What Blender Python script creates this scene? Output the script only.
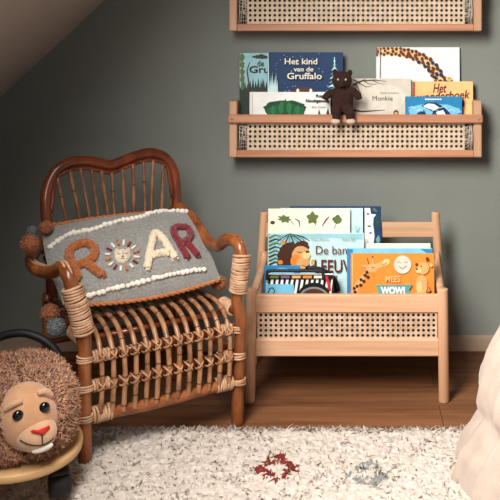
import bpy, math, random
import numpy as np
from mathutils import Vector, Matrix, noise
random.seed(7); rng = np.random.default_rng(7)
R = math.radians
scn = bpy.context.scene
for o in list(bpy.data.objects): bpy.data.objects.remove(o)
COL = scn.collection
# ------------------------------------------------------------------ camera, world, light, exposure
F_PX, VX, VY, CAM_D, CAM_H = 861.0, 355.0, 50.0, 2.87, 1.0
cam = bpy.data.cameras.new('camera'); camo = bpy.data.objects.new('camera', cam); COL.objects.link(camo)
camo.location = (0, -CAM_D, CAM_H); camo.rotation_euler = (R(90), 0, 0)
cam.sensor_width = 36; cam.lens = 36*F_PX/500
cam.shift_x = (250-VX)/500; cam.shift_y = -(250-VY)/500
cam.clip_start = .05
scn.camera = camo
w = bpy.data.worlds.new('sky'); scn.world = w; w.use_nodes = True
w.node_tree.nodes['Background'].inputs[0].default_value = (.80, .90, 1, 1)
w.node_tree.nodes['Background'].inputs[1].default_value = .14
def area(name, loc, target, sx, sy, power, col):
    l = bpy.data.lights.new(name, 'AREA'); l.shape = 'RECTANGLE'; l.size = sx; l.size_y = sy
    l.energy = power; l.color = col; l.spread = R(125)
    o = bpy.data.objects.new(name, l); COL.objects.link(o); o.location = loc
    o.rotation_euler = (Vector(target)-Vector(loc)).to_track_quat('-Z', 'Y').to_euler(); return o
area('skylight_daylight', (-.42, -1.80, 1.66), (.50, -1.12, .78), .66, 1.2, 22.5, (1, .965, .92))
scn.view_settings.view_transform = 'Standard'; scn.view_settings.look = 'None'
scn.view_settings.gamma = 1; scn.view_settings.use_curve_mapping = False
scn.view_settings.exposure = 1.54

# ------------------------------------------------------------------ helpers
def lin(c):
    return tuple((x/255/12.92 if x/255 <= .04045 else ((x/255+.055)/1.055)**2.4) for x in c)
MATS = {}
def mat(name, c1, c2=None, scale=(8, 8, 8), rough=.7, bump=0, bscale=60, detail=3, sheen=0, spec=.4, coords='Object', contrast=(.35, .65), coat=0):
    if name in MATS: return MATS[name]
    m = bpy.data.materials.new(name); m.use_nodes = True; nt = m.node_tree; N = nt.nodes; L = nt.links
    b = N['Principled BSDF']; b.inputs['Roughness'].default_value = rough
    b.inputs['Specular IOR Level'].default_value = spec
    if sheen: b.inputs['Sheen Weight'].default_value = sheen
    if coat: b.inputs['Coat Weight'].default_value = coat; b.inputs['Coat Roughness'].default_value = .25
    tc = N.new('ShaderNodeTexCoord'); mp = N.new('ShaderNodeMapping'); mp.inputs['Scale'].default_value = scale
    L.new(tc.outputs[coords], mp.inputs[0])
    n = N.new('ShaderNodeTexNoise'); n.inputs['Scale'].default_value = 1; n.inputs['Detail'].default_value = detail
    L.new(mp.outputs[0], n.inputs['Vector'])
    r = N.new('ShaderNodeValToRGB'); r.color_ramp.elements[0].position = contrast[0]; r.color_ramp.elements[1].position = contrast[1]
    r.color_ramp.elements[0].color = (*lin(c1), 1); r.color_ramp.elements[1].color = (*lin(c2 or c1), 1)
    L.new(n.outputs['Fac'], r.inputs[0]); L.new(r.outputs[0], b.inputs['Base Color'])
    if bump:
        n2 = N.new('ShaderNodeTexNoise'); n2.inputs['Scale'].default_value = bscale; n2.inputs['Detail'].default_value = 3
        L.new(tc.outputs[coords], n2.inputs['Vector'])
        bp = N.new('ShaderNodeBump'); bp.inputs['Strength'].default_value = bump; bp.inputs['Distance'].default_value = .004
        L.new(n2.outputs['Fac'], bp.inputs['Height']); L.new(bp.outputs[0], b.inputs['Normal'])
    MATS[name] = m; return m

WL = {}
def tag(o, label=None, cat=None, group=None, kind=None):
    if label: o['label'] = label
    if cat: o['category'] = cat
    if group: o['group'] = group
    if kind: o['kind'] = kind
    return o
def empty(name, loc, label, cat, group=None, rz=0, rx=0):
    o = bpy.data.objects.new(name, None); COL.objects.link(o); o.empty_display_size = .05
    o.location = loc; o.rotation_euler = (rx, 0, rz)
    WL[o.name] = Matrix.Translation(Vector(loc)) @ Matrix.Rotation(rz, 4, 'Z') @ Matrix.Rotation(rx, 4, 'X')
    return tag(o, label, cat, group)

class MB:
    """collects verts and faces, links them as one mesh object"""
    def __init__(s): s.v = []; s.f = []; s.m = []; s.sm = []
    def add(s, v, f, mi=0, smooth=True):
        n = len(s.v); s.v += [tuple(x) for x in v]
        s.f += [tuple(i+n for i in q) for q in f]; s.m += [mi]*len(f); s.sm += [smooth]*len(f); return s
    def box(s, x0, x1, y0, y1, z0, z1, mi=0, c=.002):
        # bevelled box: three-ring chamfer
        c = min(c, (x1-x0)*.45, (y1-y0)*.45, (z1-z0)*.45)
        vs = []; 
        for sx in (0, 1):
            for sy in (0, 1):
                for sz in (0, 1):
                    X = (x0, x1)[sx]; Y = (y0, y1)[sy]; Z = (z0, z1)[sz]
                    ix = X+(c if sx == 0 else -c); iy = Y+(c if sy == 0 else -c); iz = Z+(c if sz == 0 else -c)
                    vs += [(X, iy, iz), (ix, Y, iz), (ix, iy, Z)]
        def k(sx, sy, sz, a): return (sx*4+sy*2+sz)*3+a
        fs = []
        fs += [(k(0,0,0,0),k(0,0,1,0),k(0,1,1,0),k(0,1,0,0)), (k(1,0,0,0),k(1,1,0,0),k(1,1,1,0),k(1,0,1,0))]
        fs += [(k(0,0,0,1),k(1,0,0,1),k(1,0,1,1),k(0,0,1,1)), (k(0,1,0,1),k(0,1,1,1),k(1,1,1,1),k(1,1,0,1))]
        fs += [(k(0,0,0,2),k(0,1,0,2),k(1,1,0,2),k(1,0,0,2)), (k(0,0,1,2),k(1,0,1,2),k(1,1,1,2),k(0,1,1,2))]
        for a in (0, 1):
            for b in (0, 1):
                fs += [(k(a,b,0,0),k(a,b,0,1),k(a,b,1,1),k(a,b,1,0)), (k(a,0,b,0),k(a,0,b,2),k(a,1,b,2),k(a,1,b,0)), (k(0,a,b,1),k(0,a,b,2),k(1,a,b,2),k(1,a,b,1))]
                for d in (0, 1): fs += [(k(a,b,d,0),k(a,b,d,1),k(a,b,d,2))]
        return s.add(vs, fs, mi, False)
    def tube(s, pts, r, seg=8, mi=0, closed=False, flat=1.0):
        pts = [Vector(p) for p in pts]; n = len(pts)
        rf = r if callable(r) else (lambda t: r)
        tans = []
        for i in range(n):
            a = pts[(i-1) % n] if (closed or i > 0) else pts[0]; b = pts[(i+1) % n] if (closed or i < n-1) else pts[-1]
            tans.append((b-a).normalized())
        t0 = tans[0]; up = Vector((0, 0, 1)) if abs(t0.z) < .9 else Vector((1, 0, 0))
        nn = (up - t0*up.dot(t0)).normalized(); vs = []
        for i in range(n):
            t = tans[i]; nn = (nn - t*nn.dot(t)).normalized(); bb = t.cross(nn)
            rr = rf(i/(n-1))
            for j in range(seg):
                a = 2*math.pi*j/seg
                vs.append(pts[i] + nn*math.cos(a)*rr + bb*math.sin(a)*rr*flat)
        fs = []
        for i in range(n if closed else n-1):
            for j in range(seg):
                i2 = (i+1) % n
                fs.append((i*seg+j, i*seg+(j+1) % seg, i2*seg+(j+1) % seg, i2*seg+j))
        if not closed:
            fs.append(tuple(range(seg))[::-1]); fs.append(tuple((n-1)*seg+j for j in range(seg)))
        return s.add(vs, fs, mi, True)
    def ell(s, c, r, rot=None, nu=20, nv=12, mi=0, disp=None, power=1):
        c = Vector(c); vs = []; rot = rot or Matrix.Identity(3)
        for i in range(nv+1):
            th = math.pi*i/nv
            for j in range(nu):
                ph = 2*math.pi*j/nu
                d = Vector((math.sin(th)*math.cos(ph), math.sin(th)*math.sin(ph), math.cos(th)))
                if power != 1: d = Vector([math.copysign(abs(q)**power, q) for q in d])
                k = 1 + (disp(d) if disp else 0)
                vs.append(c + rot @ Vector((d.x*r[0]*k, d.y*r[1]*k, d.z*r[2]*k)))
        fs = [(i*nu+j, (i+1)*nu+j, (i+1)*nu+(j+1) % nu, i*nu+(j+1) % nu) for i in range(nv) for j in range(nu)]
        return s.add(vs, fs, mi, True)
    def build(s, name, mats, parent=None, world=True):
        me = bpy.data.meshes.new(name)
        v = s.v
        if parent is not None and world:
            inv = WL[parent.name].inverted(); v = [inv @ Vector(p) for p in v]
        me.from_pydata([tuple(p) for p in v], [], s.f)
        for m in (mats if isinstance(mats, (list, tuple)) else [mats]): me.materials.append(m)
        me.polygons.foreach_set('material_index', s.m); me.polygons.foreach_set('use_smooth', s.sm)
        me.validate(); me.update()
        o = bpy.data.objects.new(name, me); COL.objects.link(o)
        if parent is not None: o.parent = parent; WL[o.name] = WL[parent.name]
        else: WL[o.name] = Matrix.Identity(4)
        return o
def copy_tree(o, parent=None):
    c = o.copy(); COL.objects.link(c)
    if parent: c.parent = parent
    for ch in list(o.children): copy_tree(ch, c)
    return c
def cr(P, n=8):
    """Catmull-Rom through P"""
    P = [Vector(p) for p in P]; Q = [P[0]*2-P[1]]+P+[P[-1]*2-P[-2]]; out = []
    for i in range(1, len(Q)-2):
        for k in range(n):
            t = k/n; a, b, c, d = Q[i-1:i+3]
            out.append(.5*((2*b)+(c-a)*t+(2*a-5*b+4*c-d)*t*t+(3*b-a-3*c+d)*t**3))
    out.append(P[-1]); return out
def tufts(name, base, nrm, length, width, mats, mi, parent, lean=.8, curl=.5, nseg=3, field=0, up=.75):
    """many short curved three-sided strands as one mesh; base, nrm are numpy (N,3)"""
    N = len(base)
    d = rng.normal(size=(N, 3))
    if field:
        ph = np.array([6.3*noise.noise(Vector((p[0]*22, p[1]*22, 0)))+3*noise.noise(Vector((p[0]*7, p[1]*7, 4))) for p in base])*1.6
        d = d*(1-field)+np.stack([np.cos(ph), np.sin(ph), 0*ph], 1)*field*1.6
    d -= nrm*(d*nrm).sum(1)[:, None]; d /= np.linalg.norm(d, axis=1)[:, None]+1e-9
    d2 = rng.normal(size=(N, 3)); d2 /= np.linalg.norm(d2, axis=1)[:, None]
    ln = length*rng.uniform(.7, 1.25, size=(N, 1)); wd = width*rng.uniform(.75, 1.3, size=(N, 1))
    lean_ = lean*rng.uniform(.4, 1.3, size=(N, 1))
    side = np.cross(nrm, d); V = []
    for k in range(nseg+1):
        t = k/nseg
        p = base + nrm*ln*(t*up*(1-.25*lean_*t)) + d*ln*lean_*t*t*.9 + d2*ln*curl*t*t*.5
        wk = wd*(.55+.45*math.sin(math.pi*min(1, t*1.1+.1)))*(1 if k < nseg else .45)
        for a in range(3):
            an = 2*math.pi*a/3
            V.append(p + side*wk*math.cos(an)*.5 + np.cross(side, nrm)*wk*math.sin(an)*.5)
    V = np.stack(V, 1).reshape(-1, 3); M = 3*(nseg+1)
    fb = []
    for k in range(nseg):
        for a in range(3):
            fb.append((k*3+a, k*3+(a+1) % 3, (k+1)*3+(a+1) % 3, (k+1)*3+a))
    fb = np.array(fb); Fc = (fb[None]+(np.arange(N)*M)[:, None, None]).reshape(-1, 4)
    if parent is not None:
        inv = np.array(WL[parent.name].inverted()); V = V@inv[:3, :3].T+inv[:3, 3]
    me = bpy.data.meshes.new(name)
    me.vertices.add(len(V)); me.vertices.foreach_set('co', V.ravel())
    me.loops.add(Fc.size); me.loops.foreach_set('vertex_index', Fc.ravel().astype(np.int32))
    me.polygons.add(len(Fc)); me.polygons.foreach_set('loop_start', (np.arange(len(Fc))*4).astype(np.int32))
    for m in mats: me.materials.append(m)
    me.polygons.foreach_set('material_index', np.repeat(mi, len(fb)).astype(np.int32))
    me.polygons.foreach_set('use_smooth', np.ones(len(Fc), bool))
    me.update(calc_edges=True); me.validate()
    o = bpy.data.objects.new(name, me); COL.objects.link(o); o['kind'] = 'stuff'
    if parent is not None: o.parent = parent; WL[o.name] = WL[parent.name]
    return o
def X(px, D): return (px-VX)/F_PX*D
def Z(py, D): return CAM_H-(py-VY)/F_PX*D

# ------------------------------------------------------------------ materials
M_wall = mat('grey green wall paint', (128, 132, 125), (134, 138, 131), (3, 3, 3), .85, .12, 220)
M_ceil = mat('taupe ceiling paint', (182, 170, 162), (188, 176, 168), (3, 3, 3), .9, .1, 200)
M_base = mat('baseboard paint', (178, 154, 132), (188, 164, 142), (4, 40, 40), .5)
M_beech = mat('beech wood', (201, 154, 118), (217, 173, 137), (3, 60, 60), .45, .05, 90, 4)
M_beechv = mat('beech wood upright', (199, 152, 117), (215, 170, 134), (60, 60, 3), .45, .05, 90, 4)
M_shelf = mat('red beech shelf wood', (176, 120, 88), (198, 142, 108), (3, 70, 70), .5, .05, 90, 4)
M_shelfv = mat('red beech shelf side', (188, 144, 112), (206, 162, 130), (70, 70, 3), .5, .05, 90, 4)
M_cane = mat('woven cane', (222, 196, 164), (240, 218, 190), (60, 60, 60), .6)
M_cane2 = mat('woven cane warm', (214, 176, 144), (238, 208, 180), (40, 60, 60), .6)
M_fray = mat('frayed cane ends', (205, 190, 170), (235, 222, 204), (80, 80, 80), .7)
M_dark = mat('added dark sheet', (34, 30, 32), None, rough=.9)  # for the sheet added behind the cane to darken its holes
M_screw = mat('steel screw', (150, 140, 130), None, rough=.3)
M_pages = mat('book pages', (232, 226, 212), (240, 234, 222), (5, 5, 400), .8)
def flat(n, c, r=.5, sp=.22): return mat('print '+n, c, tuple(min(255, int(x*1.05+2)) for x in c), (30, 30, 30), r, spec=sp)
M_white = flat('white', (236, 236, 232)); M_cream = flat('cream', (236, 229, 208)); M_black = flat('black', (24, 22, 24))
M_navy = flat('navy', (24, 54, 94)); M_lblue = flat('light blue', (150, 196, 204)); M_forest = flat('dark forest', (44, 58, 48))
M_brownp = flat('brown', (78, 50, 36)); M_darkred = flat('maroon', (106, 34, 34)); M_orange = flat('orange', (226, 134, 52))
M_yel = flat('pale orange', (232, 190, 128)); M_blue = flat('blue', (40, 128, 176)); M_sky = flat('sky blue', (120, 190, 220))
M_green = flat('leaf green', (40, 116, 64)); M_green2 = flat('olive leaf', (92, 112, 58)); M_leaf2 = flat('mid green', (32, 94, 54)); M_dgreen = flat('deep green', (26, 72, 44))
M_tan = flat('tan', (214, 160, 104)); M_grey = flat('grey', (128, 130, 130)); M_purple = flat('mauve', (120, 92, 112))
M_mane = flat('mane brown', (72, 40, 28)); M_spot = flat('giraffe spot', (112, 48, 30)); M_gir = flat('giraffe yellow', (232, 200, 136))
M_beige = flat('beige', (206, 198, 182)); M_beige2 = flat('pale beige', (214, 208, 192)); M_teal = flat('teal', (92, 152, 150)); M_red = flat('red', (192, 44, 36)); M_mint = flat('mint', (192, 222, 220))
M_rattan = mat('varnished rattan', (88, 36, 16), (128, 60, 28), (30, 30, 12), .28, .08, 60, 4, coat=.5)
M_rattan_l = mat('orange rattan pole', (112, 58, 28), (158, 92, 48), (30, 30, 12), .3, .08, 60, 4, coat=.4)
M_slat = mat('honey rattan cane', (112, 70, 44), (176, 126, 88), (50, 50, 25), .38, .1, 120, 4, coat=.3, contrast=(.3, .62))
M_spin = mat('dark honey cane', (96, 56, 34), (160, 108, 72), (50, 50, 25), .38, .1, 120, 4, coat=.3, contrast=(.3, .62))
M_bind = mat('rattan peel binding', (172, 128, 96), (208, 168, 134), (40, 40, 40), .5, .1, 150)
M_tie = mat('cane tie', (150, 104, 70), (190, 142, 104), (50, 50, 50), .5)
M_node = mat('cane joint', (78, 46, 28), None, rough=.5)
M_linen = mat('grey linen', (124, 123, 119), (156, 154, 149), (160, 160, 160), .95, .4, 500, 4, sheen=.3, contrast=(.3, .7))
M_pipe = mat('rust cord', (168, 100, 58), (196, 128, 82), (150, 150, 150), .9, .3, 300)
M_wool = mat('white wool', (226, 218, 204), (240, 234, 222), (80, 80, 80), .95, .4, 300, sheen=.4)
M_woolc = mat('cream wool', (222, 202, 170), (236, 220, 192), (150, 150, 150), .95, .8, 260, sheen=.4)
M_woolr = mat('rust wool', (148, 76, 32), (180, 104, 48), (150, 150, 150), .95, .8, 260, sheen=.4)
M_woolm = mat('maroon wool', (104, 20, 30), (134, 34, 42), (150, 150, 150), .95, .8, 260, sheen=.3)
M_woolg = mat('blue grey wool', (104, 110, 112), (126, 132, 134), (150, 150, 150), .95, .8, 260, sheen=.4)
M_fur = mat('brown curly plush', (164, 106, 72), (216, 162, 122), (70, 70, 70), .75, 0, sheen=.35, contrast=(.3, .7))
M_furb = mat('brown plush backing', (120, 76, 50), None, rough=.95)
M_face = mat('tan velvet plush', (198, 148, 108), (208, 158, 118), (40, 40, 40), .9, .2, 400, sheen=.5)
M_muz = mat('light velvet plush', (206, 160, 124), (214, 170, 134), (40, 40, 40), .9, .2, 400, sheen=.5)
M_birch = mat('birch plywood', (206, 162, 112), (222, 180, 130), (6, 6, 80), .45, 0)
M_rubber = mat('black rubber', (22, 22, 24), None, rough=.55)
M_eye = mat('glossy black eye', (10, 9, 10), None, rough=.08, spec=.6)
M_nose = mat('red felt', (204, 40, 34), None, rough=.7)
M_plush = mat('dark brown plush', (36, 16, 11), (60, 28, 19), (120, 120, 120), .9, .8, 300, sheen=.03)
M_plushf = mat('pale plush', (206, 176, 156), None, rough=.9)
M_pile = mat('cream rug yarn', (182, 171, 160), (204, 193, 181), (60, 60, 60), .95, 0)
M_pileb = mat('rug backing', (180, 170, 158), None, rough=.95)
M_piler = mat('rust red rug yarn', (96, 28, 22), (128, 44, 34), (80, 80, 80), .95, 0)
M_pileg = mat('grey rug yarn', (112, 112, 110), (142, 143, 140), (80, 80, 80), .95, 0)
_b = M_pile.node_tree.nodes['Principled BSDF']; _b.inputs['Subsurface Weight'].default_value = 0; _b.inputs['Subsurface Scale'].default_value = .012; _b.inputs['Subsurface Radius'].default_value = (1, .9, .8)
def translucent(m, f):
    nt = m.node_tree; N = nt.nodes; b = N['Principled BSDF']; out = N['Material Output']
    t = N.new('ShaderNodeBsdfTranslucent'); mx = N.new('ShaderNodeMixShader'); mx.inputs[0].default_value = f
    nt.links.new(b.inputs['Base Color'].links[0].from_socket, t.inputs[0])
    nt.links.new(b.outputs[0], mx.inputs[1]); nt.links.new(t.outputs[0], mx.inputs[2]); nt.links.new(mx.outputs[0], out.inputs[0])

def cloth_mat():
    m = mat('cream muslin', (172, 150, 136), (184, 162, 148), (20, 20, 20), .9, .25, 300, sheen=.3)
    m.node_tree.nodes['Principled BSDF'].inputs['Subsurface Weight'].default_value = .1
    return m
M_cloth = cloth_mat()
def floor_mat():
    m = bpy.data.materials.new('walnut laminate'); m.use_nodes = True; nt = m.node_tree; N = nt.nodes; L = nt.links
    b = N['Principled BSDF']; tc = N.new('ShaderNodeTexCoord')
    br = N.new('ShaderNodeTexBrick'); br.inputs['Scale'].default_value = 1; br.inputs['Brick Width'].default_value = 1.2
    br.inputs['Row Height'].default_value = .14; br.inputs['Mortar Size'].default_value = .0012; br.offset = .37
    br.inputs['Color1'].default_value = (*lin((114, 74, 48)), 1); br.inputs['Color2'].default_value = (*lin((142, 96, 64)), 1)
    br.inputs['Mortar'].default_value = (*lin((60, 38, 26)), 1); mb_ = N.new('ShaderNodeMapping'); mb_.inputs['Location'].default_value = (.52, .03, 0); L.new(tc.outputs['Object'], mb_.inputs[0]); L.new(mb_.outputs[0], br.inputs['Vector'])
    mp = N.new('ShaderNodeMapping'); mp.inputs['Scale'].default_value = (2.5, 34, 1); L.new(tc.outputs['Object'], mp.inputs[0])
    n = N.new('ShaderNodeTexNoise'); n.inputs['Scale'].default_value = 1; n.inputs['Detail'].default_value = 6; n.inputs['Distortion'].default_value = .6
    L.new(mp.outputs[0], n.inputs['Vector'])
    r = N.new('ShaderNodeValToRGB'); r.color_ramp.elements[0].position = .3; r.color_ramp.elements[0].color = (.45, .4, .36, 1)
    r.color_ramp.elements[1].position = .62; r.color_ramp.elements[1].color = (1, 1, 1, 1); L.new(n.outputs['Fac'], r.inputs[0])
    mx = N.new('ShaderNodeMix'); mx.data_type = 'RGBA'; mx.blend_type = 'MULTIPLY'; mx.inputs['Factor'].default_value = .8
    L.new(br.outputs['Color'], mx.inputs['A']); L.new(r.outputs[0], mx.inputs['B']); L.new(mx.outputs['Result'], b.inputs['Base Color'])
    b.inputs['Roughness'].default_value = .5; b.inputs['Specular IOR Level'].default_value = .3
    return m
M_floor = floor_mat()

# ------------------------------------------------------------------ setting
def slab(name, x0, x1, y0, y1, z0, z1, m):
    return tag(MB().box(x0, x1, y0, y1, z0, z1, c=.0005).build(name, m), kind='structure')
slab('floor', -1.9, 2.1, -3.6, .1, -.06, 0, M_floor)
slab('wall_back', -1.9, 2.1, 0, .12, 0, 2.5, M_wall)
slab('wall_right', 2.0, 2.1, -3.6, 0, 0, 2.5, M_wall)
slab('wall_left', -1.9, -1.8, -3.6, 0, 0, .27, M_wall)
slab('baseboard_back', -1.8, 2.0, -.014, 0, 0, .05, M_base)
# sloped ceiling with a roof window opening: s runs up the slope
SL = (.347, .324); SLn = math.hypot(*SL); sdx, sdz = SL[0]/SLn, SL[1]/SLn
def sl(s, y, n=0): return (-1.18+sdx*s - sdz*n, y, .843+sdz*s + sdx*n)
def slope_piece(mb, s0, s1, y0, y1, n0=0, n1=.1):
    vs = [sl(s, y, n) for s in (s0, s1) for y in (y0, y1) for n in (n0, n1)]
    mb.add(vs, [(0,1,3,2),(4,6,7,5),(0,4,5,1),(2,3,7,6),(0,2,6,4),(1,5,7,3)], 0, False)
mb = MB(); W0, W1, WY0, WY1 = .72, 1.42, -2.42, -1.18
slope_piece(mb, -.85, W0, -3.6, .12); slope_piece(mb, W1, 2.02, -3.6, .12)
slope_piece(mb, W0, W1, WY1, .12); slope_piece(mb, W0, W1, -3.6, WY0)
tag(mb.build('ceiling_slope', M_ceil), kind='structure')
slab('ceiling', .25, 2.1, -3.6, .1, 2.20, 2.3, M_ceil)
mb = MB()
for a in ((W0-.03, W0+.01, WY0-.03, WY1+.03), (W1-.01, W1+.03, WY0-.03, WY1+.03), (W0, W1, WY0-.03, WY0+.01), (W0, W1, WY1-.01, WY1+.03)):
    slope_piece(mb, *a, -.012, .02)
tag(mb.build('window_1', M_birch), kind='structure')

# ------------------------------------------------------------------ cane webbing
def cane(parent, x0, x1, z0, z1, y, p, rows, m, pad=.004):
    mb = MB(); zc = (z0+z1)/2; xc = (x0+x1)/2
    ncol = int((x1-x0)/p); hx = ncol*p/2; hz = (z1-z0)/2
    def bar(ax, az, bx, bz, w, yy, t=.0007):
        d = Vector((bx-ax, 0, bz-az)); ln = d.length
        if ln < 1e-5: return
        nrm = Vector((-d.z, 0, d.x))/ln*w/2
        A = Vector((ax, yy, az)); B = Vector((bx, yy, bz)); T = Vector((0, t, 0))
        vs = [A-nrm, A+nrm, A+nrm+T, A-nrm+T, B-nrm, B+nrm, B+nrm+T, B-nrm+T]
        mb.add(vs, [(0,4,5,1),(1,5,6,2),(2,6,7,3),(3,7,4,0),(0,1,2,3),(7,6,5,4)], 0, False)
    # vertical pairs
    for i in range(ncol+1):
        x = xc-hx+i*p
        for s in (-1, 1): bar(x+s*p*.11, zc-hz, x+s*p*.11, zc+hz, p*.13, y)
    zoff = zc-(rows*p)/2
    for j in range(-1, rows+2):
        z = zoff+j*p
        for s in (-1, 1):
            zz = z+s*p*.11
            if z0 < zz < z1: bar(xc-hx, zz, xc+hx, zz, p*.13, y-.0006)
    # diagonals, clipped to the rectangle
    a0, a1, b0, b1 = xc-hx, xc+hx, z0, z1
    for sgn in (1, -1):
        k = -int((b1-b0)/p)-2
        while True:
            xs = a0+(k+.5)*p            # at z = zoff + p/2
            k += 1
            if xs-(b1-b0)-p > a1+p: break
            xa, za, xb, zb = xs, b0, xs+sgn*(b1-b0), b1
            off = b0-zoff; xa += sgn*off; xb += sgn*off
            # clip in x
            pts = []
            for t in (0, 1): pts.append([xa+(xb-xa)*t, za+(zb-za)*t])
            def cl(p_, q_):
                if p_[0] < a0:
                    if q_[0] <= a0: return None
                    t = (a0-p_[0])/(q_[0]-p_[0]); return [a0, p_[1]+(q_[1]-p_[1])*t]
                if p_[0] > a1:
                    if q_[0] >= a1: return None
                    t = (a1-p_[0])/(q_[0]-p_[0]); return [a1, p_[1]+(q_[1]-p_[1])*t]
                return p_
            P_, Q_ = cl(pts[0], pts[1]), cl(pts[1], pts[0])
            if P_ and Q_: bar(P_[0], P_[1], Q_[0], Q_[1], p*.125, y-.0014)
    o = mb.build('cane_panel', m, parent)
    MB().box(x0-pad, x1+pad, y+.006, y+.009, z0-.001, z1+.001, c=.0005).build('added_dark_sheet', M_dark, parent)  # dark sheet added behind the cane so the holes look in shade
    return xc-hx, xc+hx

# ------------------------------------------------------------------ wall shelves
def make_shelf():
    D = 2.77; g = 'cane fronted picture shelves on the wall'
    xl, xl2, xr2, xr = X(229, D), X(237, D), X(474, D), X(482, D)
    root = empty('wall_shelf', ((xl+xr)/2, -.05, Z(157, D)), 'beech wall shelf with cane front holding a row of picture books, below another shelf', 'wall shelf', g)
    zb, zt = Z(157.5, D), Z(101, D)
    for a, b in ((xl, xl2), (xr2, xr)):
        MB().box(a, b, -.10, 0, zb, zt, c=.003).build('side_panel', M_shelfv, root)
    mb = MB(); pts = [(xl-.002, -.107, Z(118.7, D)), (xr+.002, -.107, Z(118.7, D))]
    mb.box(xl-.002, xr+.002, -.114, -.100, Z(123.2, D), Z(114.3, D), c=.0045)
    rail = mb.build('front_rail', M_shelf, root)
    for x in (xl+.012, xr-.012):
        s = MB().tube([(x, -.1155, Z(118.7, D)), (x, -.1135, Z(118.7, D))], .0042, 12); s.build('screw', M_screw, rail)
    MB().box(xl2, xr2, -.10, -.084, zb, Z(150.3, D), c=.0025).build('bottom_rail', M_shelf, root)
    MB().box(xl2, xr2, -.084, -.0, zb+.004, zb+.016, c=.001).build('shelf_board', M_shelf, root)
    MB().box(xl2, xr2, -.084, -.076, Z(124, D), Z(119.5, D), c=.001).build('backing_rail', M_shelf, root)
    ca, cb = cane(root, X(246, D), X(465.5, D), Z(150.5, D), Z(123, D), -.0885, .01585, 5, M_cane, .0275)
    mb = MB(); rr = random.Random(3)
    for xa, xb in ((xl2, ca), (cb, xr2)):
        for k in range(22):
            sx = ca if xa == xl2 else cb; d = -1 if xa == xl2 else 1
            z = rr.uniform(Z(149, D), Z(124, D)); L_ = rr.uniform(.4, .98)*(xb-xa)
            dz = rr.uniform(-.02, .022)
            mb.tube(cr([(sx-d*.004, -.089, z), (sx+d*L_*.5, -.089-rr.uniform(0, .006), z+dz*.3), (sx+d*L_, -.088, max(Z(149.5, D), min(Z(124, D), z+dz)))], 4), .0007, 4)
        for k in range(5):
            x = rr.uniform(xa+.003, xb-.003); mb.tube([(x, -.088, Z(150, D)), (x+rr.uniform(-.006, .006), -.09, Z(124, D))], .0008, 4)
    mb.build('frayed_cane_strand', M_fray, root)['kind'] = 'stuff'
    return root
sh = make_shelf()
sh2 = copy_tree(sh); sh2.location.z += Z(31, 2.77)-Z(157.5, 2.77)
sh2['label'] = 'upper beech wall shelf with cane front, cut off by the top of the picture'

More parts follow.
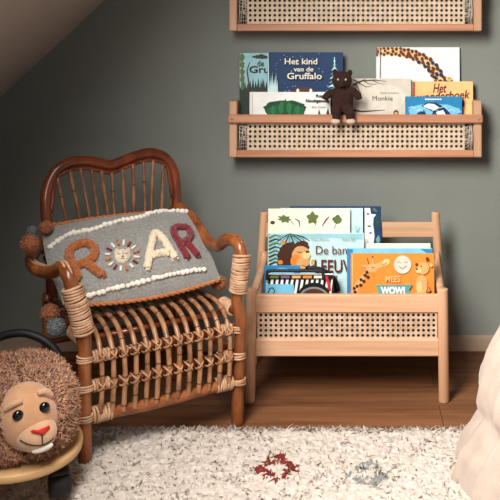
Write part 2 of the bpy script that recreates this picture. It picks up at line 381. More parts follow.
# ------------------------------------------------------------------ books
class Book:
    def __init__(s, name, label, group, x0, x1, ytop, zbot, yfront, t, lean, cover, spine=None, hard=True):
        """x0,x1,ytop in photo px on the cover plane; yfront = y of the cover's lower edge"""
        s.lean = lean; D = CAM_D+yfront
        # find height so that top edge shows at ytop
        k = math.tan(lean)
        # point at height h: y=yfront+h*tan, z=zbot+h
        h = (CAM_H-zbot-(ytop-VY)/F_PX*D)/(1+(ytop-VY)/F_PX*k)
        Dm = D+k*h
        xa, xb = X(x0, Dm), X(x1, Dm); s.w = xb-xa; s.h = h/math.cos(lean); s.t = t
        s.root = empty(name, ((xa+xb)/2, yfront, zbot), label, 'book', group, rx=-lean)
        W, H = s.w/2, s.h; mb = MB(); c = .0012; b = .0022 if hard else .001
        mb.box(-W, W, 0, b, 0, H, c=.0006); mb.box(-W, W, t-b, t, 0, H, c=.0006)
        mb.box(-W, -W+b, 0, t, 0, H, c=.0006)
        s.cov = mb.build('cover', cover, s.root, False)
        e = .003 if hard else .0005
        MB().box(-W+b, W-e, b, t-b, e, H-e, c=.0002).build('pages', M_pages, s.root, False)
        s.inv = WL[s.root.name].inverted(); s.layer = 1
    def P(s, px, py):
        o = s.inv @ Vector((0, -CAM_D, CAM_H)); q = s.inv @ Vector((X(px, 1), -CAM_D+1, Z(py, 1))); d = q-o
        t = -o.y/d.y; r = o+d*t
        W = s.w/2-.0004
        return max(-W, min(W, r.x)), max(.0004, min(s.h-.0004, r.z))
    def art(s, name, items):
        mb = MB(); mats = []
        for m, pts in items:
            if m not in mats: mats.append(m)
            y = -.00022*s.layer; s.layer += 1
            q = [s.P(*p) for p in pts]; q = [p for i, p in enumerate(q) if (Vector(p)-Vector(q[i-1])).length > 1e-5]
            if len(q) < 3: continue
            n = len(q); area_ = sum(q[i][0]*q[(i+1) % n][1]-q[(i+1) % n][0]*q[i][1] for i in range(n))
            if area_ < 0: q = q[::-1]
            vs = [(a, y, b) for a, b in q]+[(a, .0004, b) for a, b in q]
            mb.add(vs, [tuple(range(n))]+[(i, i+n, (i+1) % n+n, (i+1) % n) for i in range(n)], mats.index(m), False)
        return mb.build(name, mats, s.cov, False)
    def text(s, txt, box, m, off=0, name='title', shear=0, space=1, lab=None, rot=0):
        cu = bpy.data.curves.new('t', 'FONT'); cu.body = txt; cu.size = 1; cu.offset = off; cu.shear = shear; cu.space_character = space
        cu.resolution_u = 4
        to = bpy.data.objects.new('t', cu); me = bpy.data.meshes.new_from_object(to); bpy.data.objects.remove(to)
        xs = [v.co.x for v in me.vertices]; ys = [v.co.y for v in me.vertices]
        x0, z1 = s.P(box[0], box[1]); x1, z0 = s.P(box[2], box[3]); y = -.00022*s.layer-.0002; s.layer += 1
        mx, nx, my, ny = min(xs), max(xs), min(ys), max(ys); cx, cz = (x0+x1)/2, (z0+z1)/2
        for v in me.vertices:
            a = x0+(v.co.x-mx)/(nx-mx)*(x1-x0); c = z0+(v.co.y-my)/(ny-my)*(z1-z0)
            a, c = cx+(a-cx)*math.cos(rot)-(c-cz)*math.sin(rot), cz+(a-cx)*math.sin(rot)+(c-cz)*math.cos(rot)
            v.co = (a, y, c)
        me.materials.clear(); me.materials.append(m); me.name = name
        o = bpy.data.objects.new(name, me); COL.objects.link(o); o.parent = s.cov
        if lab: o['label'] = lab
        return o
def circ(cx, cy, rx, ry=None, n=16, a0=0, a1=360, rot=0):
    ry = ry or rx; out = []
    for i in range(n+(0 if a1-a0 == 360 else 1)):
        a = R(a0+(a1-a0)*i/n); x, y = rx*math.cos(a), ry*math.sin(a)
        out.append((cx+x*math.cos(rot)-y*math.sin(rot), cy+x*math.sin(rot)+y*math.cos(rot)))
    return out
def stroke(pts, w):
    P = [Vector((a, b, 0)) for a, b in pts]; L_, R_ = [], []
    for i, p in enumerate(P):
        d = (P[min(i+1, len(P)-1)]-P[max(i-1, 0)]).normalized(); n = Vector((-d.y, d.x, 0))
        ww = w[i] if isinstance(w, (list, tuple)) else w
        L_.append(tuple((p+n*ww/2)[:2])); R_.append(tuple((p-n*ww/2)[:2]))
    return L_+R_[::-1]
def blobby(cx, cy, rx, ry, seed, n=26, amp=.2):
    r_ = random.Random(seed)
    return [(cx+rx*math.cos(2*math.pi*i/n)*(1+r_.uniform(-amp, amp)), cy+ry*math.sin(2*math.pi*i/n)*(1+r_.uniform(-amp, amp))) for i in range(n)]
rb = random.Random(11)
SZ = Z(157.5, 2.77)+.0165        # top of the shelf board
G1 = 'picture books on the lower wall shelf'
# light blue forest book
b = Book('picture_book', 'light blue picture book with dark forest silhouettes, leftmost on the wall shelf', G1, 239.5, 300, 53, SZ, -.040, .012, .05, M_lblue)
it = [(M_forest, [(239.5, 118), (239.5, 84)]+[(239.5+i*1.35, 84+(5 if i % 2 else rb.uniform(-7, 0))-i*.05) for i in range(1, 22)]+[(268, 118)])]
it += [(M_green2, blobby(242+i*.2, 58+i*7, 2.2, 4, i, 12, .3)) for i in range(5)]
it += [(M_brownp, stroke([(247, 96), (249, 84), (247, 70), (250, 62)], [2, 1.6, 1.2, .6])), (M_forest, blobby(260, 57, 7, 2.2, 5, 20, .4))]
it += [(M_forest, [(251+i*5, 92), (253+i*5, 78+i % 2*3), (255+i*5, 92)]) for i in range(3)]
b.art('illustration', it); b.text('de', (257.5, 60.5, 264, 66.5), M_black, .012); b.text('Gruffalo', (249.5, 66, 291, 73), M_black, .02)
# dark blue
b = Book('picture_book', 'dark blue picture book titled Het kind van de Gruffalo', G1, 267.5, 343, 52.3, SZ, -.060, .012, .04, M_navy)
it = [(M_mint, stroke([(267.8, 52.5), (268.4, 80), (267.8, 118)], 1.2))]
for i in range(9):
    y = 60+i*4.2; wd = 1.2+i*.95
    it.append((M_teal if i % 2 else M_mint, [(334.5, y-2.5), (334.5+wd, y+2.2), (334.5, y+1.2), (334.5-wd, y+2.2)]))
it.append((M_mint, stroke([(334.5, 57), (334.8, 98)], .8)))
for i in range(34):
    x_, y_ = rb.uniform(270, 328), rb.uniform(54, 92); it.append((M_mint, circ(x_, y_, .28+rb.random()*.2, n=5)))
for i in range(7): it.append((M_mint, [(269+i*1.2, 92), (270+i*1.3, 80-i % 3*4), (271+i*1.2, 92)]))
it.append((M_brownp, circ(304, 92, 11, 5, a0=180, a1=360))); it.append((M_cream, circ(298, 91, 1.4, 2.4))); it.append((M_cream, circ(311, 91, 1.4, 2.4)))
b.art('illustration', it)
b.text('Het kind', (285, 58.5, 317.5, 64.5), M_cream, .014); b.text('van de', (294, 67, 313.5, 71.5), M_cream, .014); b.text('Gruffalo', (287.5, 72.8, 322, 79.2), M_cream, .014)
# white book with green
b = Book('picture_book', 'white picture book with a big green leafy shape, in front of the dark blue book', G1, 249.5, 330.5, 92, SZ, -.076, .011, .02, M_white)
it = [(M_dgreen, blobby(285.5, 109, 21, 9, 4, 30, .12))]
for i in range(9): it.append((M_green if i % 2 else M_leaf2, blobby(269+i*4.1, 107+abs(i-4)*1.1, 2.6, 6.6-abs(i-4)*.6, i+30, 14, .15)))
it += [(M_dgreen, stroke([(285.5, 99), (285, 116)], .9)), (M_dgreen, stroke([(276, 101), (279, 116)], .7)), (M_dgreen, stroke([(295, 101), (291, 116)], .7))]; it.append((M_brownp, [(318, 114), (319, 109), (320.5, 114)])); it.append((M_brownp, [(326, 114), (328, 108), (329.5, 114)]))
it.append((M_beige, [(252, 92.6), (252.6, 92.6), (252.6, 118), (252, 118)]))
b.art('illustration', it)
b.text('Rupsje', (316, 94.3, 329, 98.2), M_black, .035); b.text('Nooitgenoeg', (306, 99, 329.3, 103.2), M_black, .035); b.text('Eric Carle', (312, 106, 325, 108), M_grey, .01, 'author_name')
# giraffe
b = Book('picture_book', 'white picture book with a spotted giraffe neck arching across the cover', G1, 376, 459.5, 47.3, SZ, -.034, .012, .06, M_white)
arc = [(376.5, 51.5), (388, 51), (400, 52), (411, 54), (421, 58.5), (430, 65), (436, 73), (441, 83), (444, 90)]
wid = [8, 8.2, 8.4, 9.5, 10.5, 11, 11.5, 12.5, 14]
it = [(M_gir, stroke(arc, wid))]
cp = cr([(a, c, 0) for a, c in arc], 3); 
for i, p in enumerate(cp[:-2]):
    dd = (cp[i+1]-p).normalized(); nn = Vector((-dd.y, dd.x, 0)); wv = wid[min(8, i//3)]
    for s_ in ((-.30, .26) if i % 2 else (-.42, .0, .42)):
        q = p+nn*wv*s_+dd*(1.0 if s_ == 0 else 0)
        mm = M_spot if i < 12 else (M_navy if rb.random() < .45 else M_spot)
        it.append((mm, blobby(q.x, q.y, 1.75, 1.85, int(q.x*7+q.y), 7, .25)))
it += [(M_gir, circ(448.5, 79, 3, 2)), (M_orange, circ(449, 78.5, 2, 1.3)), (M_beige, [(379.2, 48), (379.9, 48), (379.9, 110), (379.2, 110)])]
b.art('illustration', it)
# monkie
b = Book('picture_book', 'beige picture book titled Monkie with brown branches, beside the brown plush toy', G1, 352.5, 411, 78.4, SZ, -.055, .011, .05, M_beige)
it = [(M_beige2, blobby(384, 98, 22, 14, 9, 24, .08))]
for pts, wd in (([(353, 85), (362, 81), (375, 80), (386, 81.5)], [1.8, 1.5, 1, .4]), ([(359, 83), (366, 87), (372, 86)], [1, .8, .3]), ([(363, 80.5), (369, 84), (377, 84.5)], [1, .7, .3]),
                ([(353, 79.5), (358, 82), (366, 79)], [1.6, 1, .4]), ([(372, 80), (378, 83), (384, 84.5)], [.8, .6, .2]), ([(356, 84), (359, 90), (361, 93)], [1.2, .7, .2]), ([(353, 110), (362, 111.5), (385, 110)], [2, 1.6, .4])):
    it.append((M_brownp, stroke(pts, wd)))
it.append((M_brownp, circ(396, 113, 2.6, 3))); it.append((M_tan, circ(396, 113.6, 1.6, 1.8)))
b.art('illustration', it)
b.text('Dieter Schubert', (380, 91.8, 398.5, 93.8), M_grey, .0, 'author_name'); b.text('Monkie', (372.5, 96, 392.5, 100.6), M_brownp, -.006)
# orange
b = Book('picture_book', 'pale orange picture book with curly red title starting Het', G1, 413, 473, 81.4, SZ, -.050, .012, .04, M_yel)
it = [(M_red, [(413.2, 82), (415, 82), (415, 118), (413.2, 118)]), (M_tan, blobby(461, 106, 6, 7, 3, 16, .3)), (M_forest, blobby(463, 104, 2.2, 4, 8, 12, .4)), (M_cream, blobby(440, 104, 9, 2.5, 12, 14, .2))]
b.art('illustration', it)
b.text('Het', (433, 83.5, 446.5, 92.8), M_darkred, .015, shear=.25); b.text('wonderboek', (417, 91.5, 470, 100), M_darkred, .015, shear=.25, rot=.06)
# blue fish
b = Book('picture_book', 'small blue book with a white-bellied fish, at the right end of the shelf', G1, 405.5, 462, 96.6, SZ, -.074, .013, .02, M_blue)
it = [(M_sky, blobby(434, 112, 26, 8, 2, 30, .1)), (M_navy, [(421, 106), (427, 102.3), (436, 102.5), (444, 107), (450, 113), (452, 118), (430, 118), (433, 112), (428, 109)]),
      (M_white, [(423, 106), (428, 103.5), (434, 104), (440, 108), (433, 110), (428, 108.5)]), (M_white, [(436, 112), (443, 110), (446, 115), (438, 117)]), (M_navy, [(417, 113), (424, 110), (428, 118), (418, 118)])]
it += [(M_mint, stroke([(408+i*8, 108+i % 2*3), (412+i*8, 106.5+i % 2*3), (415+i*8, 108.5+i % 2*3)], .6)) for i in range(6)]
it += [(M_white, [(425+i*2.4, 98.6), (426.9+i*2.4, 98.6), (426.9+i*2.4, 100), (425+i*2.4, 100)]) for i in range(7)]
b.art('illustration', it)

# ------------------------------------------------------------------ book rack
XF0, XF1, XB0, XB1 = -.293, .249, -.288, .256
YF, YB = -.424, -.134
rk = empty('book_rack', (-.02, -.28, 0), 'low beech book rack with a cane front panel standing on the wooden floor', 'book rack')
DF = CAM_D+YF; DB = CAM_D+YB
def post(x, y, z1, r, lx=0):
    mb = MB(); mb.tube([(x-lx, y, 0), (x-lx*.99, y, .004), (x, y, z1-.004), (x, y, z1-.001), (x, y, z1)], lambda t: r if .1 < t < .7 else (r*.9 if t < .1 else (r*.97 if t < .9 else r*.86)), 20)
    return mb
for x, lx in ((XF0, .006), (XF1, -.004)):
    p = post(x, YF, Z(288.5, DF), .0152, lx); p.build('leg', M_beechv, rk)
for x in (XB0, XB1):
    p = post(x, YB, Z(212, DB), .0135, .036 if x < 0 else -.026); p.build('leg', M_beechv, rk)
DR = DF
MB().box(XF0+.010, XF1-.010, YF-.007, YF+.012, Z(312.5, DR), Z(294.3, DR), c=.0035).build('front_rail', M_beech, rk)
MB().box(XF0+.010, XF1-.010, YF-.007, YF+.012, Z(356, DR), Z(338.5, DR), c=.0035).build('front_rail', M_beech, rk)
cane(rk, XF0+.0145, XF1-.0145, Z(339, DR), Z(311.5, DR), YF+.001, .01445, 5, M_cane2)
MB().box(XB0-.004, XB1+.006, YB-.008, YB+.006, Z(237.2, DB), Z(222, DB), c=.003).build('back_rail', M_beech, rk)
MB().box(XB0-.004, XB1+.004, YB-.008, YB+.006, .14, .18, c=.003).build('back_rail', M_beech, rk)
for x in (XF0, XF1):
    d = 1 if x < 0 else 1
    mb = MB(); xb = XB0 if x < 0 else XB1
    mb.tube(cr([(x, YF+.01, .285), (x, YF+.05, .297), (xb, YB-.05, .33), (xb, YB-.012, .36)], 5), .009, 10, flat=1.3); mb.build('side_rail', M_beech, rk)
    MB().box(min(x, xb)-.004, max(x, xb)+.004, YF+.012, YB-.012, .14, .17, c=.002).build('side_rail', M_beech, rk)
MB().box(XF0+.012, XF1-.012, YF+.012, YB-.008, .150, .160, c=.001).build('bottom_board', M_beech, rk)
MB().box(XF0+.016, XF1-.016, -.245, -.145, .160, .222, c=.001).build('raised_tier', M_beech, rk)
G2 = 'picture books standing in the low book rack'
T0, T1 = .1605, .2225
# back tier
b = Book('picture_book', 'dark blue picture book with a white birch trunk, standing rearmost in the rack', G2, 290, 381, 206.3, T1, -.190, .011, .16, M_navy)
it = [(M_white, [(364.5, 208), (370, 208), (371, 214), (376, 214.5), (373.5, 218), (373, 224), (374.5, 236), (373, 247), (364.5, 247)]), (M_black, blobby(368, 214, 1.6, 1, 3, 8, .3)), (M_black, blobby(369, 226, 1.8, .8, 5, 8, .3)), (M_navy, blobby(370.5, 233, 1.4, .9, 6, 8, .3)), (M_dgreen, blobby(377.5, 222, 2, 5, 6, 12, .4)), (M_green2, circ(375, 210, 2.6, 1.2, rot=.7)), (M_teal, blobby(378, 240, 2, 4, 9, 12, .3))]
b.art('illustration', it)
b = Book('picture_book', 'light blue book with fine plant drawings peeking beside the leaf book', G2, 280, 363, 208.2, T1, -.204, .010, .13, M_mint)
it = [(M_teal, stroke([(357, 240), (356+i*.7, 231-i % 2*2), (352+i*1.9, 225+abs(i-2.5)*1.2)], .35)) for i in range(6)]
b.art('illustration', it)
b = Book('picture_book', 'cream nature book with pressed leaves in a row along its top', G2, 268, 350, 208.8, T1, -.219, .010, .11, M_cream)
def leaf(cx, cy, w, h, lobes, m, rot=0):
    out = []
    for i in range(lobes*4):
        a = 2*math.pi*i/(lobes*4); k = 1 if i % 4 == 0 else (.62 if i % 4 == 2 else .8)
        x, y = w*k*math.cos(a), h*k*math.sin(a); out.append((cx+x*math.cos(rot)-y*math.sin(rot), cy+x*math.sin(rot)+y*math.cos(rot)))
    return (m, out)
it = [leaf(284.5, 219, 7.5, 4.2, 7, M_green2, .15), leaf(312.5, 218, 7, 6.6, 5, M_green2, -1.57), (M_green2, stroke([(313, 219), (316, 226)], .7)), leaf(337, 219, 4.6, 5, 3, M_dgreen, -1.2), (M_green2, circ(337.5, 220, 4.4, 3.8)), (M_brownp, stroke([(337, 222), (334, 229)], .6)),
      (M_brownp, circ(272.6, 222.5, 2.4, 1.7)), (M_darkred, stroke([(322, 226), (326, 220), (329, 216.5)], [.6, 1.4, .6])), (M_forest, stroke([(295, 218.5), (299, 221), (300, 227)], [.6, 1.4, .5])), (M_brownp, stroke([(291, 221), (294, 224.5)], .5))]
b.art('illustration', it)
# lion book
b = Book('picture_book', 'picture book titled De bange leeuw with a brown-maned lion on the cover', G2, 268.3, 364, 233.2, T1, -.240, .011, .08, M_mint)
it = [(M_lblue, [(268.6, 234), (363, 234), (363, 240), (330, 238), (300, 240), (283, 262), (268.6, 262)])]
for k in range(10):
    a = R(200+k*17); it.append((M_forest if k % 2 else M_teal, stroke([(290, 232), (290+13*math.cos(a), 236-10*math.sin(a)*.6), (290+20*math.cos(a), 240-14*math.sin(a)*.6)], [1.6, 1.2, .3])))
for k in range(8): it.append((M_forest if k % 2 else M_green2, stroke([(269, 238+k*3.8), (275, 235+k*3.8), (281, 236+k*4)], [1.5, 1.2, .2])))
it += [(M_mane, blobby(291, 256, 13.5, 13.5, 7, 30, .09)), (M_mane, blobby(302, 246, 7, 5, 17, 20, .12)), (M_mane, blobby(286, 264, 9, 8, 19, 20, .12)), (M_tan, blobby(301, 256, 9, 10.5, 21, 24, .04)), (M_orange, circ(296, 261, 5.5, 7)), (M_tan, circ(303, 263, 6.5, 5.5)), (M_gir, circ(306.5, 255, 4.2, 3.6)),
       (M_brownp, stroke([(297, 251), (299.5, 252.4), (302, 251.6)], .7)), (M_brownp, circ(307.5, 251.5, 2, 1.1)), (M_brownp, stroke([(302, 265), (306, 266.4), (309.5, 264.5)], .6)), (M_orange, circ(280.5, 262, 2.6, 2.2)), (M_orange, circ(283.5, 242.5, 2, 2)), (M_tan, circ(313, 262, 2, 3))]
b.art('illustration', it)
b.text('De bange', (316, 245.6, 357, 256.4), M_darkred, -.004); b.text('LEEUW', (314.8, 259.4, 357, 272.2), M_darkred, .012)
b.text('ANOUK MASSON', (311, 238.2, 329, 240.2), M_grey, 0, 'author_name'); b.text('MARK VES', (342, 238.2, 355, 240.2), M_grey, 0, 'author_name')
# blue board book + zebra book, front left
b = Book('board_book', 'blue board book with a rounded top behind the striped handle book', G2, 264.3, 300, 266, T0, -.318, .014, .10, M_blue)
it = [(M_sky, circ(282, 279, 15, 11)), (M_blue, circ(281, 283, 10, 7)), (M_navy, stroke([(266, 284), (270, 281), (275, 283)], .7))]
b.art('illustration', it)
b = Book('carry_book', 'black and white zebra-striped carry book with a black handle along its top', G2, 266, 333, 274.5, T0, -.350, .016, .07, M_white)
it = []
for k in range(15):
    x = 266+k*5; it.append((M_black, [(x, 296), (x+2.3, 296), (x+5.2, 279), (x+2.8, 279)]))
it += [(M_black, [(266, 274.8), (333, 274.8), (333, 279), (266, 279)]), (M_sky, [(266.3, 285), (268, 284), (293, 284), (294, 285), (294, 297), (266.3, 297)]), (M_black, circ(314, 296, 16, 13.5, n=24)), (M_grey, circ(314, 297, 14.5, 10.5, n=24)), (M_brownp, circ(314, 297, 12.5, 8.5, n=24)),
       (M_black, stroke([(268, 293), (270, 288), (273, 287.5), (275, 291), (273, 293.5)], .9)), (M_red, [(324, 276), (327, 275), (330, 282), (331, 290), (328, 290), (327, 282)])]
for k in range(5): it.append(([M_green2, M_purple, M_tan, M_orange, M_cream][k], [(270+k*11, 275.4), (279+k*11, 275.4), (278.5+k*11, 277.9), (270+k*11, 277.9)]))
b.art('illustration', it)
def ray(px, py, y): D = CAM_D+y; return (X(px, D), y, Z(py, D))
mb = MB(); mb.tube(cr([ray(267, 280, -.352), ray(267.3, 273, -.348), ray(271, 270.8, -.347), ray(296, 270.8, -.347), ray(320, 271.2, -.347), ray(323, 274, -.348), ray(323.4, 280, -.352)], 6), .0046, 8)
mb.build('handle', M_rubber, b.root)
b = Book('board_book', 'dark arched board book edge showing right of the striped handle book', G2, 310, 337.5, 276, T0, -.300, .012, .14, M_purple)
mb = MB()
arc_ = [ray(312+25.5*math.cos(R(a)), 291-22.5*math.sin(R(a)), -.293+.0) for a in range(0, 110, 8)]
mb.tube(arc_, .0080, 8, flat=.6); mb.build('arched_rim', M_black, b.root)
# right stack
b = Book('picture_book', 'white-covered book standing behind the sky blue book at the rack right', G2, 352, 430.5, 243.6, T1, -.222, .010, .11, M_cream)
b = Book('picture_book', 'sky blue picture book with darker corners right behind the orange book', G2, 347, 432.3, 248.6, T0, -.335, .012, .13, M_sky)
b.art('blue_corner', [(M_blue, [(347, 249), (353, 249), (351.5, 300), (347, 300)])]); b.art('blue_corner', [(M_blue, [(420, 249), (432, 249), (432, 256)])])
b = Book('picture_book', 'orange picture book titled Mees WOW! with giraffe, smiling ball and cub', G2, 350.5, 434, 253.6, T0, -.352, .012, .11, M_orange)
it = [(M_yel, [(352, 254), (352.6, 254), (352.6, 300), (352, 300)]),
      (M_tan, stroke([(352.5, 294), (358, 284), (364, 276), (370, 268)], [8, 5.4, 4.4, 4.4])), (M_tan, blobby(372, 268, 6, 4.2, 3, 16, .05)), (M_tan, stroke([(373, 268), (381, 264.5), (388, 260.5)], [6, 5, 4.5])), (M_yel, circ(386, 262, 4, 3, rot=-.5)),
      (M_brownp, stroke([(369, 264), (367, 258)], .9)), (M_tan, circ(364.5, 266, 3, 1.2, rot=.2)), (M_tan, stroke([(373, 264), (372.5, 257)], 1.1)), (M_brownp, circ(372.5, 257, .9, .9)), (M_brownp, stroke([(371.5, 267), (373, 267.8), (374.5, 267)], .5)), (M_brownp, stroke([(382, 264), (385, 264), (387, 262)], .4))]
for k, (x, y) in enumerate([(355, 292), (357, 286), (360.5, 285), (361, 279.5), (364, 281), (365, 275), (368, 277), (354, 288), (367, 272)]): it.append((M_mane, blobby(x, y, 1.7, 1.5, k, 8, .2)))
it += [(M_beige, circ(402.5, 264.5, 8.6, 9, n=24)), (M_brownp, stroke([(397.5, 263), (399, 261.5), (400.6, 262.8)], .5)), (M_brownp, stroke([(404.5, 262.8), (406, 261.3), (407.6, 262.6)], .5)), (M_brownp, stroke([(398.8, 266), (402.5, 268.8), (406.5, 265.6)], .6)),
       (M_tan, blobby(421.5, 285, 6, 10, 31, 20, .05)), (M_brownp, stroke([(427, 293), (431, 291), (429, 287)], .8)), (M_tan, circ(423, 268, 6, 6.2)), (M_spot, circ(427.3, 259, 1.7, 2)), (M_spot, circ(416.8, 264.5, 1.6, 1.4)), (M_yel, circ(418.5, 270.5, 2.8, 2.4)), (M_black, circ(416.8, 269, .9, .8)), (M_black, circ(421, 265.8, .6, .8)), (M_yel, circ(419.5, 287, 2.6, 6)), (M_tan, circ(421, 294, 6.5, 2.8)), (M_yel, circ(431, 265, 1.5, 1.5)),
       (M_teal, [(375.5, 285), (412, 284.5), (409, 289.5), (412, 297), (375, 297), (378.5, 291)])]
b.art('illustration', it)
b.text('MEES', (385.5, 275.5, 400, 281.5), M_yel, .005); b.text('WOW!', (380.5, 286.2, 404.8, 293.6), M_white, .05, 'subtitle')

# ------------------------------------------------------------------ small plush bear on the shelf rail
DP = CAM_D-.118
px_ = lambda x: X(x, DP); pz_ = lambda y: Z(y, DP); u_ = DP/F_PX
cz = pz_(118.7)
tb = empty('plush_toy', (px_(342), -.118, Z(114.3, 2.77)), 'small dark brown plush toy sitting on the shelf rail between the white and beige books', 'soft toy')
mb = MB()
def pe(x, y, rx, ry, rz, yy=-.118, **k): mb.ell((px_(x), yy, pz_(y)), (rx*u_, ry*u_, rz*u_), nu=24, nv=16, **k)
pe(342, 80.5, 10.2, 8.5, 9.6, -.121); pe(342.5, 100, 10.8, 9, 13, -.117)
pe(335, 72.2, 2.6, 2.6, 3.6); pe(350, 72.8, 2.6, 2.6, 3.4)
mb.tube([ (px_(336), -.12, pz_(92)), (px_(330), -.126, pz_(93.5)), (px_(326.5), -.129, pz_(96)), (px_(324.5), -.130, pz_(99.5))], lambda t: (.0135, .013, .012, .010)[int(round(t*3))], 12)
mb.tube([ (px_(349), -.12, pz_(90)), (px_(354.5), -.126, pz_(92)), (px_(358), -.129, pz_(95)), (px_(359.5), -.130, pz_(99.5))], lambda t: (.0135, .013, .012, .010)[int(round(t*3))], 12)
for s_, xa in ((-1, 336.5), (1, 350)):
    mb.tube([(px_(342+s_*3), -.118, pz_(106)), (px_(342+s_*5.5), -.136, pz_(108.5)), (px_(xa), -.145, pz_(113)), (px_(xa), -.146, pz_(119))], lambda t: (.016, .0165, .015, .012)[int(round(t*3))], 14)
o = mb.build('body', M_plush, tb)
rm = o.modifiers.new('r', 'REMESH'); rm.mode = 'VOXEL'; rm.voxel_size = .0022; rm.use_smooth_shade = True
sm_ = o.modifiers.new('s', 'SMOOTH'); sm_.iterations = 4
for s_, xa in ((-1, 336.3), (1, 350.2)):
    MB().ell((px_(xa+s_*.6), -.152, pz_(120.6)), (.0155, .010, .0095)).build('foot', M_plushf, tb)
    MB().ell((px_(342+s_*3.8), -.1475, pz_(79.3)), (.0030, .0022, .0033)).build('eye', M_cream, tb)
    MB().ell((px_(342+s_*3.8), -.1495, pz_(79.4)), (.0014, .0012, .0016)).build('pupil', M_eye, tb)
MB().ell((px_(342), -.150, pz_(84.2)), (.011, .007, .008)).build('muzzle', M_plush, tb)
MB().ell((px_(342), -.157, pz_(82.7)), (.0035, .0022, .0025)).build('nose', M_eye, tb)

# ------------------------------------------------------------------ rattan armchair
CU = Vector((.822, .569, 0)); CV = Vector((-.569, .822, 0)); C0 = Vector((-.646, -.81, 0)); WC = .404
def L(a, b_, z): return C0+CU*a+CV*b_+Vector((0, 0, z))
ch = empty('rattan_armchair', L(WC/2, .18, 0), 'brown rattan armchair with a curved spindle back, wrapped arms and bent cane seat', 'armchair')
def nodes(r, k=3, amp=.06):
    ph = random.random()*6
    return lambda t: r*(1+amp*max(0, math.sin(t*k*math.pi*2+ph))**12)
arm_l = cr([L(.0, 0, .012), L(0, 0, .12), L(-.002, -.004, .22), L(-.003, -.006, .30), L(-.012, -.008, .36), L(-.028, -.008, .42), L(-.038, 0, .462), L(-.042, .035, .478), L(-.046, .09, .458), L(-.052, .15, .445), L(-.064, .21, .446), L(-.056, .27, .455), L(-.022, .335, .470), L(.008, .372, .480)], 7)
arm_r = cr([L(WC, 0, 0), L(WC+.002, -.004, .12), L(WC+.004, -.012, .22), L(WC+.004, -.016, .28), L(WC-.001, -.004, .325), L(WC, -.006, .36), L(WC+.004, -.014, .42), L(WC+.006, -.014, .462), L(WC+.004, .01, .487), L(WC, .06, .484), L(WC, .12, .456), L(WC, .19, .462), L(WC, .28, .503), L(WC-.006, .35, .525), L(WC-.012, .385, .53)], 7)
MB().tube(arm_l, nodes(.0162, 4), 14).build('arm_pole', M_rattan_l, ch)
MB().tube(arm_r, nodes(.0158, 4), 14).build('arm_pole', M_rattan_l, ch)
# pale split canes lying along the arms
for arm, i0, i1, off in ((arm_l, 40, 74, .0155), (arm_r, 48, 82, .0150)):
    mb = MB()
    for k in (-1, 1):
        pts = [p+Vector((k*.0052, -.003, off)) for p in arm[i0:i1]]
        mb.tube(pts, .0034, 6)
    mb.build('arm_cane', M_bind if arm is arm_l else M_rattan_l, ch)
def wrap(path, n, R_, r_, name='binding', parent=ch, m=M_bind, jit=.0006):
    """rings round a pole along path"""
    P = [Vector(p) for p in path]; ds = [0]
    for i in range(1, len(P)): ds.append(ds[-1]+(P[i]-P[i-1]).length)
    mb = MB()
    for k in range(n):
        d = ds[-1]*(k+.5)/n; i = max(j for j in range(len(ds)) if ds[j] <= d); i = min(i, len(P)-2)
        t = (d-ds[i])/(ds[i+1]-ds[i]+1e-9); c = P[i].lerp(P[i+1], t); ax = (P[i+1]-P[i]).normalized()
        ax = (ax+Vector((random.uniform(-.09, .09), random.uniform(-.09, .09), random.uniform(-.09, .09)))).normalized()
        q = ax.to_track_quat('Z', 'Y'); rr = R_+random.uniform(0, jit)
        mb.tube([c+q @ Vector((rr*math.cos(2*math.pi*j/18), rr*math.sin(2*math.pi*j/18), 0)) for j in range(18)], r_, 6, closed=True)
    return mb.build(name, m, parent)
def sub(path, z0, z1, lo=0, hi=9999): return [p for i, p in enumerate(path) if lo <= i <= hi and z0 <= p.z <= z1]
wrap(sub(arm_l, .325, .445, 0, 45), 18, .0222, .0038)
wrap(sub(arm_r, .355, .462, 0, 52), 18, .0216, .0038)
# rear legs with back uprights; back frame loop
bf = [(.012, .372, .30), (.008, .372, .42), (.0, .374, .50), (-.004, .382, .57), (.004, .392, .625), (.028, .398, .668), (.07, .402, .690), (.12, .402, .692), (.165, .402, .682), (.200, .402, .674), (.238, .402, .684), (.285, .402, .697), (.33, .401, .701), (.372, .397, .684), (.396, .391, .645), (.402, .382, .58), (.398, .374, .51), (.394, .372, .42), (.394, .372, .30)]
bf = [(.2+(a_-.2)*(.96 if a_ > .2 else .93), b_, z_-.009*(z_ > .6)) for a_, b_, z_ in bf]
back = cr([L(*p) for p in bf], 6)
MB().tube(back, nodes(.0150, 5, .05), 14).build('back_frame', M_rattan, ch)
inner = cr([L(a_+(.014 if a_ < .2 else -.014)*(1 if (a_ < .03 or a_ > .37) else 0), b_-.004, z_-.021) for a_, b_, z_ in bf[3:16]], 6)
MB().tube(inner, .0058, 8).build('inner_frame', M_rattan, ch)
for a_ in (.012, .394):
    MB().tube(cr([L(a_, .372, .33), L(a_, .376, .2), L(a_, .385, .09), L(a_, .40, .0)], 6), nodes(.013, 3), 12).build('leg', M_rattan_l, ch)
MB().tube([L(.0, .362, .43), L(WC, .362, .43)], .008, 10).build('back_rail', M_rattan, ch)
def ztop(a_):
    best = min(inner, key=lambda p: abs((p-C0).dot(CU)-a_)+(10 if p.z < .55 else 0)); return best.z
tops = [.016, .045, .079, .110, .140, .170, .200, .232, .264, .296, .326, .357, .385]
